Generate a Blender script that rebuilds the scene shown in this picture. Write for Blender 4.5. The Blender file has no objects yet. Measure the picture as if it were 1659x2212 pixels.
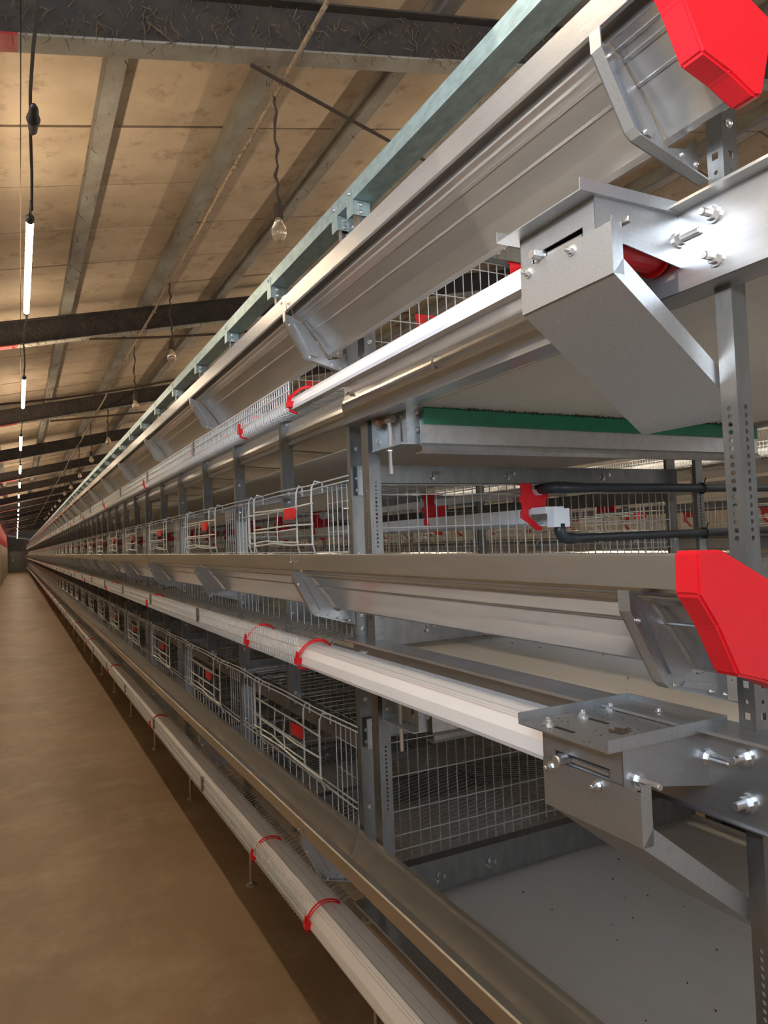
import bpy, bmesh, math, random
from mathutils import Vector, Matrix
random.seed(7)
C = bpy.context.scene.collection
S = bpy.context.scene
OZ = 1.40                      # the lens is 1.40 m above the floor; measured heights below are relative to it

# ------------------------------------------------------------------ camera
def nrm(v):
    v = Vector(v); return v / v.length
F = 1556.0; CX, CY = 829.5, 1106.0
yv = nrm((36-CX, 1198-CY, F))
xv = Vector((3880-CX, 1050-CY, F)).normalized(); xv = (xv - yv*xv.dot(yv)).normalized()
zv = -(xv.cross(yv)); zv.normalize()
if zv.y > 0: zv = -zv
def w(c): return Vector((xv.dot(c), yv.dot(c), zv.dot(c)))
rt, up, bk = w(Vector((1,0,0))), w(Vector((0,-1,0))), w(Vector((0,0,-1)))
cam = bpy.data.objects.new('camera', bpy.data.cameras.new('camera')); C.objects.link(cam)
cam.matrix_world = Matrix(((rt.x,up.x,bk.x,0),(rt.y,up.y,bk.y,0),(rt.z,up.z,bk.z,OZ),(0,0,0,1)))
cam.data.sensor_fit = 'HORIZONTAL'; cam.data.sensor_width = 36; cam.data.lens = F/1659*36
cam.data.clip_start = 0.02; cam.data.clip_end = 300
S.camera = cam
S.view_settings.view_transform = 'Standard'; S.view_settings.look = 'None'
S.cycles.diffuse_bounces = 7; S.cycles.max_bounces = 14
S.view_settings.exposure = 0.70; S.view_settings.gamma = 1; S.view_settings.use_curve_mapping = False

# ------------------------------------------------------------------ world and daylight
W = bpy.data.worlds.new('sky'); S.world = W; W.use_nodes = True
bgn = W.node_tree.nodes['Background']; bgn.inputs[0].default_value = (0.62, 0.78, 1.0, 1); bgn.inputs[1].default_value = 1.0
def lamp(kind, name, loc, energy, col, size=None, direction=None):
    d = bpy.data.lights.new(name, kind); d.energy = energy; d.color = col
    o = bpy.data.objects.new(name, d); o.location = (loc[0], loc[1], loc[2]+OZ); C.objects.link(o)
    if kind == 'AREA': d.shape = 'RECTANGLE'; d.size, d.size_y = size
    if kind == 'SUN': d.angle = math.radians(0.6)
    if direction: o.rotation_euler = Vector(direction).to_track_quat('-Z', 'Y').to_euler()
    return o
# daylight coming in through the open left wall and an unseen near-gable doorway
lamp('AREA', 'daylight_side', (-1.9, -.70, 1.05), 120, (0.66, 0.81, 1.0), (2.7, .9), (1, 0.25, -0.20))
lamp('AREA', 'doorway_fill', (1.95, -3.5, 0.25), 28, (1.0, 0.96, 0.90), (2.4, 2.4), (-0.12, 1, 0.0))  # fill added at the doorway to lift the dark cage interiors
lamp('SUN', 'sun', (-8, -2, 3), 2.2, (1.0, 0.88, 0.70), None, (1.0, 0.25, -0.25))
TUBE_COL = (1.0, 0.71, 0.43); TUBE_E = 60.0

# ------------------------------------------------------------------ materials
def mat(name, col, rough=.5, metal=0., noise=0., nscale=20., col2=None, stretch=None, bump=0., bscale=60., emis=None, alpha=None, spec=None):
    m = bpy.data.materials.new(name); m.use_nodes = True
    nt = m.node_tree; b = nt.nodes['Principled BSDF']
    b.inputs['Base Color'].default_value = (*col, 1); b.inputs['Roughness'].default_value = rough; b.inputs['Metallic'].default_value = metal
    if spec is not None: b.inputs['Specular IOR Level'].default_value = spec
    tc = nt.nodes.new('ShaderNodeTexCoord'); mp = nt.nodes.new('ShaderNodeMapping')
    nt.links.new(tc.outputs['Object'], mp.inputs[0])
    if stretch: mp.inputs['Scale'].default_value = stretch
    if noise > 0 or col2:
        n = nt.nodes.new('ShaderNodeTexNoise'); n.inputs['Scale'].default_value = nscale; n.inputs['Detail'].default_value = 5; n.inputs['Roughness'].default_value = .62
        nt.links.new(mp.outputs[0], n.inputs['Vector'])
        r = nt.nodes.new('ShaderNodeValToRGB'); r.color_ramp.elements[0].position = .32; r.color_ramp.elements[1].position = .70
        c2 = col2 or tuple(c*(1-noise) for c in col)
        r.color_ramp.elements[0].color = (*c2, 1); r.color_ramp.elements[1].color = (*col, 1)
        nt.links.new(n.outputs[0], r.inputs[0]); nt.links.new(r.outputs[0], b.inputs['Base Color'])
        m['ramp'] = r.name
    if bump > 0:
        n2 = nt.nodes.new('ShaderNodeTexNoise'); n2.inputs['Scale'].default_value = bscale; n2.inputs['Detail'].default_value = 4
        nt.links.new(mp.outputs[0], n2.inputs['Vector'])
        bp = nt.nodes.new('ShaderNodeBump'); bp.inputs['Strength'].default_value = bump; bp.inputs['Distance'].default_value = .01
        nt.links.new(n2.outputs[0], bp.inputs['Height']); nt.links.new(bp.outputs[0], b.inputs['Normal'])
    if emis:
        b.inputs['Emission Color'].default_value = (*emis[0], 1); b.inputs['Emission Strength'].default_value = emis[1]
    return m
M = dict(
 galv   = mat('galvanised_steel', (.50,.52,.52), .45, .5, .25, 90),
 galvd  = mat('galvanised_channel', (.275,.275,.27), .36, .8, .25, 40, stretch=(1,1,.3)),
 sheet  = mat('galvanised_sheet', (.46,.47,.48), .38, .8, .16, 260, bump=.02, bscale=300),
 blue   = mat('zinc_beam', (.40,.54,.56), .48, .55, .35, 60, stretch=(1,.5,1), bump=.03, bscale=200),
 trough = mat('aluminised_trough_steel', (.66,.64,.61), .27, .88, .16, 7, stretch=(4,.5,4), bump=.015, bscale=60),
 rail   = mat('rolled_rail_steel', (.58,.57,.56), .30, .85, .2, 12, stretch=(3,.3,3)),
 wire   = mat('bright_wire', (.80,.82,.82), .4, .2, .15, 50),
 wired  = mat('cage_wire', (.50,.50,.48), .42, .4, .2, 50),
 bolt   = mat('zinc_bolt', (.72,.71,.70), .28, .9, .1, 200),
 rustb  = mat('rusty_bolt', (.42,.20,.11), .6, .4, .4, 200),
 red    = mat('red_plastic', (.80,.012,.022), .35, 0, .08, 30),
 redd   = mat('red_paint', (.45,.03,.03), .6, 0, .4, 20),
 green  = mat('green_plastic', (.0,.135,.06), .38, 0, .25, 14),
 belt   = mat('manure_belt', (.84,.82,.79), .27, 0, .08, 6, stretch=(5,.25,1), bump=.02, bscale=18),
 pipew  = mat('white_pipe', (.86,.88,.90), .35, 0, .04, 10),
 piped  = mat('dark_grey_pipe', (.035,.042,.05), .38, 0, .2, 10),
 cable  = mat('black_cable', (.015,.015,.016), .5, 0, .2, 10),
 rafter = mat('dusty_dark_rafter', (.026,.023,.021), .85, .0, 0, 9, col2=(.06,.045,.032), bump=.5, bscale=25),
 flange = mat('rafter_flange', (.30,.29,.26), .7, 0, 0, 6, col2=(.20,.17,.13), bump=.2),
 purlin = mat('dusty_purlin', (.24,.24,.22), .8, 0, 0, 5, col2=(.13,.10,.075), stretch=(1,.6,1), bump=.4, bscale=40),
 panel  = mat('ceiling_board', (.45,.36,.27), .85, 0, 0, 2.6, col2=(.34,.262,.19), bump=.15, bscale=60),
 rod    = mat('rusty_rod', (.16,.10,.06), .85, 0, 0, 60, col2=(.34,.25,.16), bump=.4, bscale=120),
 web    = mat('dust_cobweb', (.07,.045,.03), 1., 0, .4, 60),
 floor  = mat('worn_concrete_floor', (.40,.275,.165), .46, 0, 0, 1.3, col2=(.25,.165,.095), stretch=(1,.35,1), bump=.08, bscale=30),
 cream  = mat('cream_wall', (.62,.54,.42), .8, 0, .15, 2),
 gable  = mat('gable_wall', (.30,.28,.26), .85, 0, .2, 2),
 glass  = mat('bulb_glass', (.75,.62,.45), .12, 0, 0, 10),
 grime  = mat('dry_crumbs', (.10,.07,.045), 1., 0, .4, 200),
 tube   = mat('glowing_tube', (1,.95,.85), .4, 0, emis=((1.0,.80,.55), TUBE_E)),
)
M['glass'].node_tree.nodes['Principled BSDF'].inputs['Transmission Weight'].default_value = .8
# the thin polypropylene belt lets part of the light through
nt=M['belt'].node_tree; b_=nt.nodes['Principled BSDF']; out=nt.nodes['Material Output']
tr_=nt.nodes.new('ShaderNodeBsdfTranslucent'); tr_.inputs[0].default_value=(.92,.90,.86,1); mx_=nt.nodes.new('ShaderNodeMixShader'); mx_.inputs[0].default_value=.42
nt.links.new(b_.outputs[0],mx_.inputs[1]); nt.links.new(tr_.outputs[0],mx_.inputs[2]); nt.links.new(mx_.outputs[0],out.inputs[0])
# dark stains on the boards, joints stay geometry
def stains(m, scale, lo, hi, col, amt):
    nt = m.node_tree; b = nt.nodes['Principled BSDF']; src = b.inputs['Base Color'].links[0].from_socket
    n = nt.nodes.new('ShaderNodeTexNoise'); n.inputs['Scale'].default_value = scale; n.inputs['Detail'].default_value = 9; n.inputs['Roughness'].default_value = .72
    g = nt.nodes.new('ShaderNodeNewGeometry'); nt.links.new(g.outputs['Position'], n.inputs['Vector'])
    r = nt.nodes.new('ShaderNodeValToRGB'); r.color_ramp.elements[0].position = lo; r.color_ramp.elements[1].position = hi
    r.color_ramp.elements[0].color = (0,0,0,1); r.color_ramp.elements[1].color = (amt,amt,amt,1)
    mx = nt.nodes.new('ShaderNodeMix'); mx.data_type = 'RGBA'
    nt.links.new(n.outputs[0], r.inputs[0]); nt.links.new(r.outputs[0], mx.inputs[0]); nt.links.new(src, mx.inputs[6]); mx.inputs[7].default_value = (*col,1)
    nt.links.new(mx.outputs[2], b.inputs['Base Color'])
stains(M['panel'], 7, .54, .72, (.13,.075,.04), .75)
stains(M['floor'], 2.2, .48, .66, (.46,.37,.25), .6)
stains(M['floor'], 14, .66, .80, (.16,.10,.06), .5)
# egg belt: white woven ribbon with thin printed stripes along its length
def egg_mat():
    m = bpy.data.materials.new('white_egg_ribbon'); m.use_nodes = True; nt = m.node_tree; b = nt.nodes['Principled BSDF']
    b.inputs['Roughness'].default_value = .42
    tc = nt.nodes.new('ShaderNodeTexCoord'); sx = nt.nodes.new('ShaderNodeSeparateXYZ'); nt.links.new(tc.outputs['Object'], sx.inputs[0])
    last = None
    def line(x0, wd, col, prev):
        a = nt.nodes.new('ShaderNodeMath'); a.operation = 'SUBTRACT'; nt.links.new(sx.outputs[0], a.inputs[0]); a.inputs[1].default_value = x0
        c = nt.nodes.new('ShaderNodeMath'); c.operation = 'ABSOLUTE'; nt.links.new(a.outputs[0], c.inputs[0])
        d = nt.nodes.new('ShaderNodeMath'); d.operation = 'LESS_THAN'; nt.links.new(c.outputs[0], d.inputs[0]); d.inputs[1].default_value = wd
        mx = nt.nodes.new('ShaderNodeMix'); mx.data_type = 'RGBA'; nt.links.new(d.outputs[0], mx.inputs[0])
        if prev is None: mx.inputs[6].default_value = (.78,.78,.80,1)
        else: nt.links.new(prev, mx.inputs[6])
        mx.inputs[7].default_value = (*col,1); return mx.outputs[2]
    for x0, wd, col in ((.020,.0006,(.65,.30,.32)),(.040,.0007,(.22,.22,.25)),(.064,.0006,(.32,.32,.36)),(.027,.0004,(.35,.3,.35))):
        last = line(x0, wd, col, last)
    nt.links.new(last, b.inputs['Base Color']); return m
M['egg'] = egg_mat()
M['webl'] = mat('brown_cobweb', (.17,.115,.07), 1., 0, .4, 60)

# ------------------------------------------------------------------ mesh helpers
class MB:
    def __init__(s): s.v=[]; s.f=[]
    def add(s, vs, fs):
        n=len(s.v); s.v += [tuple(p) for p in vs]; s.f += [tuple(i+n for i in f) for f in fs]; return s
    def box(s, x0,x1,y0,y1,z0,z1):
        return s.add([(x0,y0,z0),(x1,y0,z0),(x1,y1,z0),(x0,y1,z0),(x0,y0,z1),(x1,y0,z1),(x1,y1,z1),(x0,y1,z1)],
          [(0,3,2,1),(4,5,6,7),(0,1,5,4),(1,2,6,5),(2,3,7,6),(3,0,4,7)])
    def prism(s, poly, a0, a1, axis='y'):
        n=len(poly)
        f = {'y':lambda p,a:(p[0],a,p[1]), 'x':lambda p,a:(a,p[0],p[1]), 'z':lambda p,a:(p[0],p[1],a)}[axis]
        return s.add([f(p,a0) for p in poly]+[f(p,a1) for p in poly],
          [tuple(range(n)), tuple(range(2*n-1,n-1,-1))]+[(i,(i+1)%n,(i+1)%n+n,i+n) for i in range(n)])
    def sheet(s, prof, a0, a1, t=.0012, axis='y'):
        P=[Vector(p) for p in prof]; off=[]
        for i,p in enumerate(P):
            d = (P[min(i+1,len(P)-1)]-P[max(i-1,0)]).normalized()
            off.append(p+Vector((-d.y,d.x))*t)
        return s.prism([tuple(p) for p in P]+[tuple(p) for p in reversed(off)], a0, a1, axis)
    def path(s, pts, r, n=4, caps=True, up=(0,0,1)):
        pts=[Vector(p) for p in pts]; rings=[]
        for i,p in enumerate(pts):
            d=(pts[min(i+1,len(pts)-1)]-pts[max(i-1,0)]).normalized()
            u=Vector(up)
            if abs(u.dot(d))>.95: u=Vector((1,0,0)) if abs(d.x)<.9 else Vector((0,1,0))
            a=d.cross(u).normalized(); b=d.cross(a)
            rr = r[i] if isinstance(r,(list,tuple)) else r
            rings.append([p+(a*math.cos(2*math.pi*(k+.5)/n)+b*math.sin(2*math.pi*(k+.5)/n))*rr for k in range(n)])
        vs=[v for q in rings for v in q]; fs=[]
        for i in range(len(pts)-1):
            for k in range(n):
                k2=(k+1)%n; fs.append((i*n+k,i*n+k2,(i+1)*n+k2,(i+1)*n+k))
        if caps: fs += [tuple(range(n-1,-1,-1)), tuple(range((len(pts)-1)*n,len(pts)*n))]
        return s.add(vs,fs)
    def wire(s,a,b,r=.0013,n=3): return s.path([a,b],r,n)
    def lathe(s, c, axis, prof, n=12):
        d=Vector(axis).normalized(); u=Vector((0,0,1)) if abs(d.z)<.9 else Vector((1,0,0)); a=d.cross(u).normalized(); b=d.cross(a); c=Vector(c)
        vs=[];fs=[]
        for h,r in prof: vs += [c+d*h+(a*math.cos(2*math.pi*k/n)+b*math.sin(2*math.pi*k/n))*r for k in range(n)]
        for i in range(len(prof)-1):
            for k in range(n): fs.append((i*n+k,i*n+(k+1)%n,(i+1)*n+(k+1)%n,(i+1)*n+k))
        fs += [tuple(range(n-1,-1,-1)), tuple(range((len(prof)-1)*n,len(prof)*n))]
        return s.add(vs,fs)
    def bolt(s, c, d, q=1., stud=.016):
        s.lathe(c,d,[(-.001,.012*q),(.0025*q,.012*q)],14)
        s.lathe(c,d,[(.0025*q,.0088*q),(.009*q,.0088*q)],6)
        s.lathe(c,d,[(.009*q,.0052*q),(.009*q+stud,.0052*q),(.0105*q+stud,.0042*q)],10); return s
    def rivet(s, c, d, r=.007):
        return s.lathe(c,d,[(0,r*1.2),(.0015,r*1.2),(.0016,r),(.004,r*.75),(.005,r*.3)],10)
    def perf(s, o, u, v, n, wdt, cells, t):
        """plate strip: origin o, width dir u, length dir v, cells = [(v0,v1,r,sides)], r 0 = plain"""
        o,u,v,n=Vector(o),Vector(u),Vector(v),Vector(n)
        for v0,v1,r,sd in cells:
            def P(a,b,k): return o+u*a+v*b+n*(t if k else 0)
            if r<=0:
                q=[P(0,v0,0),P(wdt,v0,0),P(wdt,v1,0),P(0,v1,0)]; q2=[p+n*t for p in q]
                s.add(q+q2,[(0,1,2,3),(7,6,5,4),(0,4,5,1),(1,5,6,2),(2,6,7,3),(3,7,4,0)]); continue
            cu,cv=wdt/2,(v0+v1)/2
            outer=[(wdt,cv),(wdt,v1),(cu,v1),(0,v1),(0,cv),(0,v0),(cu,v0),(wdt,v0)]
            inner=[(cu+r*math.cos(k*math.pi/4),cv+r*math.sin(k*math.pi/4)) for k in range(8)]
            if sd==4: inner=[(cu+r*x,cv+r*y) for x,y in ((1,0),(1,1),(0,1),(-1,1),(-1,0),(-1,-1),(0,-1),(1,-1))]
            vs=[P(a,b,0) for a,b in outer]+[P(a,b,0) for a,b in inner]+[P(a,b,1) for a,b in outer]+[P(a,b,1) for a,b in inner]
            fs=[]
            for k in range(8):
                j=(k+1)%8
                fs += [(k,j,8+j,8+k),(16+k,24+k,24+j,16+j),(8+k,8+j,24+j,24+k)]
            fs += [(1,17,19,3) if False else (0,16,17,1),(7,23,16,0),(3,19,20,4),(4,20,21,5)]
            s.add(vs,fs)
        return s
    def mesh(s, name, m, origin=(0,0,0), smooth=False, fix=True, mats=None):
        o=origin
        me=bpy.data.meshes.new(name); me.from_pydata([(p[0]-o[0],p[1]-o[1],p[2]-o[2]) for p in s.v],[],s.f)
        if fix:
            bm=bmesh.new(); bm.from_mesh(me); bmesh.ops.recalc_face_normals(bm,faces=bm.faces); bm.to_mesh(me); bm.free()
        me.materials.append(M[m])
        if smooth:
            me.polygons.foreach_set('use_smooth',[True]*len(me.polygons))
        me.update(); return me

def link(name, me, parent=None, loc=None, kind=None, label=None, sx=1):
    o=bpy.data.objects.new(name, me); C.objects.link(o)
    if parent is not None: o.parent=parent
    if loc is not None: o.location=(loc[0],loc[1],loc[2]+OZ)
    if kind: o['kind']=kind
    if label: o['label']=label
    if sx!=1: o.scale=(sx,1,1)
    return o
class Many:
    def __init__(s): s.m=[]
    def new(s): s.m.append(MB()); return s.m[-1]
    def bolt(s,*a): s.new().bolt(*a)
    def parts(s,n,me,o): return [part(n,m.mesh(me,'bolt',o)) for m in s.m]
def struct(name, me, loc=(0,0,0), parent=None):
    if parent: return link(name, me, parent)
    return link(name, me, None, loc, 'structure')
# definition of a thing: (name, category, [ (part_name, mesh, label or None, kind or None, [sub parts same form]) ])
def place(defn, loc, label, group=None, mirror=False):
    name,cat,parts=defn
    sx=-1 if mirror else 1
    if len(parts)==1 and parts[0][0] is None:
        o=link(name,parts[0][1],None,loc,parts[0][3],None,sx)
    else:
        o=link(name,None,None,loc,None,None,sx); o.empty_display_size=.05
        for pn,me,lb,kd,sub in parts:
            c=link(pn,me,o,None,kd,lb)
            for spn,sme,slb,skd,_ in sub: link(spn,sme,c,None,skd,slb)
    o['label']=label; o['category']=cat
    if group: o['group']=group
    return o
def part(n,me,lb=None,kd=None,sub=()): return (n,me,lb,kd,list(sub))
def solo(name,cat,me,kd=None): return (name,cat,[part(None,me,None,kd)])
ORD=['first','second','third','fourth','fifth','sixth','seventh','eighth','ninth','tenth','eleventh','twelfth']
TIERS=[('top',.684),('middle',0.),('bottom',-.684)]

Y0, DY, NK = 1.80, 1.168, 51          # first full upright, bay length, number of bays
PX=.82                                # front face of the uprights
XC=1.45                               # middle of the cage row
YEND=Y0+DY*NK
AISLE=2.77                            # distance to the next row

# ================================================================== SETTING
RX0,RX1=-.75,8.2; RY0,RY1=-3.6,64.
ridge=5.2
def roofz(x): return 1.6+.223*(min(x,ridge)) - .223*max(0,x-ridge)
b=MB().box(RX0-.2,RX1+.2,RY0-.2,RY1+.2,-1.55,-1.40); struct('floor',b.mesh('floor','floor'))
# left wall: cream base and piers, red boards above
b=MB().box(-.95,-.72,RY0,RY1,-1.40,.55); b.box(-.95,-.90,.62,RY1,.55,1.46); b.box(-.95,-.90,RY0,-2.1,.55,1.46)
struct('wall_left',b.mesh('wall_left','cream'))
b=MB()
for k in range(17):
    y=1.5+4*k; b.prism([(-.75,y),(-.66,y+.05),(-.62,y+.2),(-.62,y+.5),(-.66,y+.65),(-.75,y+.7)],-1.40,.63,'z')
wp=link('wall_left_piers',b.mesh('piers','cream'),None,(0,0,0),'structure'); wp.name='trim_1'
b=MB()
n=300
prof=[(17+ i*(RY1-17)/n, -.70+.05*math.sin(i*1.9)) for i in range(n+1)]
vs=[];fs=[]
for y,x in prof: vs += [(x+.06,y,.50),(x-.02,y,1.5)]
for i in range(n): fs.append((2*i,2*i+2,2*i+3,2*i+1))
b.add(vs,fs)
place(solo('roller_curtain','curtain',b.mesh('curtain','redd',(-.7,17,.5),fix=False)),(-.7,17,.5),'long dark red curtain hanging above the cream left wall of the aisle')
b=MB().box(RX1,RX1+.2,RY0,RY1,-1.40,1.4); struct('wall_right',b.mesh('wall_right','cream'))
zt=roofz(ridge)+.5
def gable(name,y0,y1,openings):
    b=MB()
    xs=sorted({RX0-.2,RX1+.2,ridge,*[o[0] for o in openings],*[o[1] for o in openings]})
    for i in range(len(xs)-1):
        xa,xb=xs[i],xs[i+1]
        ops=[o for o in openings if o[0]<=xa and o[1]>=xb]
        z=-1.40
        for o in sorted(ops,key=lambda q:q[2]):
            b.box(xa,xb,y0,y1,z,o[2]); z=o[3]
        b.prism([(xa,z),(xb,z),(xb,roofz(xb)+.42),(xa,roofz(xa)+.42)],y0,y1,'y')
    struct(name,b.mesh(name,'gable'))
gable('wall_near',RY0-.15,RY0,[(.7,3.2,-1.0,1.5)])  # unseen doorway, placed to let light onto the row end
gable('wall_far',RY1,RY1+.15,[])
# far door and machinery seen at the end of the aisle
b=MB().box(-.45,.45,RY1-.06,RY1,-1.4,.25); d=struct('door_1',b.mesh('door','galvd'))
b=MB().box(-.30,-.22,RY1-.12,RY1-.06,-.5,-.35); link('door_handle',b.mesh('door_handle','bolt'),d)
# ceiling boards: built one by one for the near part, joined beyond
pz=.20+.10
cols=[(-1.0,-.26),(-.26,.98),(.98,2.22),(2.22,3.46),(3.46,4.70)]
ce=link('ceiling',MB().prism([(RX0-.3,roofz(RX0-.3)+pz+.03),(ridge,roofz(ridge)+pz+.03),(RX1+.3,roofz(RX1+.3)+pz+.03),(RX1+.3,roofz(RX1+.3)+pz+.06),(ridge,roofz(ridge)+pz+.06),(RX0-.3,roofz(RX0-.3)+pz+.06)],RY0-.2,RY1+.2).mesh('ceiling_back','web'),None,(0,0,0),'structure')
def board(xa,xb,dy,t=.02):
    b=MB(); g=.007
    za,zb=roofz(xa)+pz, roofz(xb)+pz
    b.prism([(xa+g,za),(xb-g,zb),(xb-g,zb+t),(xa+g,za+t)],g,dy-g,'y'); return b
pm={}
for ci,(xa,xb) in enumerate(cols): pm[ci]=board(xa,xb,.6).mesh('ceiling_panel','panel')
NP=46; ys=1.10
for ci,(xa,xb) in enumerate(cols):
    for k in range(NP):
        o=link('ceiling_panel',pm[ci],ce); o.location=(0,ys+.6*k,random.uniform(-.004,.004))
        o.rotation_euler=(random.uniform(-.004,.004),0,0)
b=MB()
def addboards(xa,xb,y0,y1):
    y=y0
    while y<y1-.01:
        q=board(xa,xb,.6); b.add([(p[0],p[1]+y,p[2]) for p in q.v],q.f); y+=.6
for xa,xb in cols: addboards(xa,xb,ys+.6*NP,RY1); addboards(xa,xb,ys-.6*8,ys)
for xa,xb in ((4.70,5.2),(5.2,6.4),(6.4,7.6),(7.6,8.6)): addboards(xa,xb,ys-.6*8,RY1)
o=link('ceiling_panels',b.mesh('ceiling_panels','panel'),ce,None,'stuff')

# rafters
def webs(b, rng, n, x0,x1,y0,y1,zf, L=.05):
    for i in range(n):
        x=rng.uniform(x0,x1); y=rng.uniform(y0,y1); z=zf(x)
        l=rng.uniform(.4,1.)*L; pts=[(x,y,z+.004)]
        for j in range(3): pts.append((pts[-1][0]+rng.uniform(-.4,.4)*l,pts[-1][1]+rng.uniform(-.4,.4)*l,pts[-1][2]-l*rng.uniform(.1,.45)))
        b.path(pts,[.0012,.0022,.0016,.0006],3)
RAFT=[2.47+3.72*k for k in range(17)]
fx=.03
for k,y in enumerate(RAFT):
    parts=[]
    def pr(xa,xb,za,zb,ya,yb,m,nm):
        q=MB(); q.prism([(xa,roofz(xa)+za),(xb,roofz(xb)+za),(xb,roofz(xb)+zb),(xa,roofz(xa)+zb)],ya,yb); return q.mesh(nm,m,(0,y,0))
    q=MB()
    for (xa,xb) in ((-.8,ridge),(ridge,8.3)): q.prism([(xa,roofz(xa)+.008),(xb,roofz(xb)+.008),(xb,roofz(xb)+.19),(xa,roofz(xa)+.19)],y-.01,y+.0)
    parts.append(part('web_plate',q.mesh('rafter_web','rafter',(0,y,0))))
    q=MB()
    for (xa,xb) in ((fx,ridge),(ridge,8.3)): q.prism([(xa,roofz(xa)),(xb,roofz(xb)),(xb,roofz(xb)+.008),(xa,roofz(xa)+.008)],y-.05,y+.04)
    parts.append(part('bottom_flange',q.mesh('rafter_flange','flange',(0,y,0))))
    parts.append(part('painted_flange_end',pr(-.8,fx,0,.008,y-.05,y+.04,'redd','rafter_red'),'red painted flange end'))
    q=MB()
    for (xa,xb) in ((-.8,ridge),(ridge,8.3)): q.prism([(xa,roofz(xa)+.19),(xb,roofz(xb)+.19),(xb,roofz(xb)+.198),(xa,roofz(xa)+.198)],y-.05,y+.04)
    parts.append(part('top_flange',q.mesh('rafter_top','rafter',(0,y,0))))
    if k<3:
        q=MB(); rg=random.Random(k); webs(q,rg,120,-.6,3.2,y-.055,y-.045,lambda x:roofz(x)+.003,.05); webs(q,rg,520,-.6,3.2,y-.020,y-.012,lambda x:roofz(x)+rg.uniform(.05,.19),.09)
        parts.append(part('cobwebs',q.mesh('cobwebs','webl',(0,y,0)),'brown dust and cobwebs','stuff'))
    lb = ('dark cobwebbed steel roof rafter nearest the camera, across the top of the picture' if k==0 else
          '%s dark steel roof rafter counted from the near one down the aisle'%ORD[k] if k<12 else 'distant dark roof rafter beyond the twelfth, far down the house')
    place(('roof_rafter','rafter',parts),(0,y,0),lb,'roof rafters')
# purlins, one long member each
for k,x in enumerate((-.28,.34,.96,1.58,2.20,2.82,3.44,4.06,4.68)):
    z=roofz(x)+.2
    q=MB(); q.prism([(x,z),(x+.075,z+.016),(x+.075,z+.02),(x+.008,z+.006),(x+.008,z+.098),(x+.07,z+.112),(x+.07,z+.118),(x,z+.10)],RY0,RY1)
    parts=[part('channel',q.mesh('purlin','purlin',(x,0,z)))]
    if k<5:
        q=MB(); rg=random.Random(50+k); webs(q,rg,160 if k==1 else 80,x-.01,x+.07,2.5,14,lambda xx:z+rg.uniform(0,.05),.05)
        parts.append(part('cobwebs',q.mesh('cobwebs','web',(x,0,z)),'brown dust and cobwebs','stuff'))
    lab=['grey roof purlin close to the left wall','dusty grey roof purlin right of the light string, thick with cobwebs','second grey roof purlin right of the light string, ending above the near trough','third grey roof purlin right of the light string, behind the hanging bulbs',
     'grey roof purlin above the cage row, seen past the zinc beam','grey roof purlin over the next aisle beside the cage row','grey roof purlin over the left side of the next cage row','grey roof purlin over the right side of the next cage row','grey roof purlin just left of the roof ridge'][k]
    place(('roof_purlin','purlin',parts),(x,0,z),lab,'roof purlins')

# conduit rod along the roof with hanging bulbs, and the crossing tie rods
RXX=.95; RZ=1.80
q=MB(); pts=[(RXX+random.uniform(-.008,.008), -1+.5*i, RZ+random.uniform(-.006,.006)) for i in range(100)]
q.path(pts,.009,7)
rg=random.Random(3)
for i in range(70):
    y=rg.uniform(.6,9); q.path([(RXX,y,RZ-.005),(RXX+rg.uniform(-.01,.01),y+rg.uniform(-.02,.02),RZ-.012-rg.uniform(0,.02))],[.010,.003],5)
place(solo('conduit_pipe','pipe',q.mesh('conduit','rod',(RXX,0,RZ),smooth=True)),(RXX,0,RZ),'rusty thin pipe running under the rafters with hanging bulbs')
def bulb_def(L):
    parts=[]
    q=MB(); rg=random.Random(int(L*100)); pts=[(0,0,0)]
    nn=12
    for i in range(1,nn+1): pts.append((rg.uniform(-.008,.008),rg.uniform(-.008,.008),-L*i/nn))
    q.path(pts,[.005 if i%3 else .008 for i in range(nn+1)],6)
    parts.append(part('cord',q.mesh('bulb_cord','web')))
    q=MB(); q.lathe((0,0,-L),(0,0,-1),[(0,.008),(.01,.018),(.06,.020),(.065,.017)],12); parts.append(part('socket',q.mesh('bulb_socket','web')))
    q=MB(); q.lathe((0,0,-L-.06),(0,0,-1),[(0,.014),(.02,.018),(.045,.029),(.065,.031),(.085,.024),(.097,.008)],16); parts.append(part('bulb',q.mesh('bulb','glass',smooth=True)))
    return ('hanging_bulb','lamp',parts)
bd=[bulb_def(.44),bulb_def(.40),bulb_def(.42)]
for k in range(14):
    y=[2.68,4.90,6.57][k] if k<3 else 6.57+2.1*(k-2)
    lb=['unlit dusty bulb on a crusted cord, nearest of the hanging bulbs','second unlit hanging bulb from the camera, above the zinc beam','third unlit hanging bulb from the camera'][k] if k<3 else 'small unlit bulb hanging far down the rusty pipe, beyond the third'
    place(bd[k%3],(RXX,y,RZ),lb,'unlit bulbs hanging from the rusty pipe')
def rodthing(p,q2,lb,sag=0.,r=.008):
    q=MB(); pts=[]
    for i in range(11):
        t=i/10; v=Vector(p).lerp(Vector(q2),t); v.z-=sag*4*t*(1-t); pts.append(v)
    q.path(pts,r,6); place(solo('tie_rod','rod',q.mesh('tie_rod','web',p)),p,lb)
rodthing((.80,2.5,1.77),(2.6,3.4,1.98),'dark dusty tie rod slanting down right behind the nearest rafter')
rodthing((.55,6.2,1.72),(3.2,5.6,2.05),'thin dark tie rod just behind the second rafter',.05,.010)
rodthing((-.3,8.2,1.5),(3.2,6.3,2.1),'thin dark tie rod crossing between the second and third rafters',.12,.010)
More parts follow.
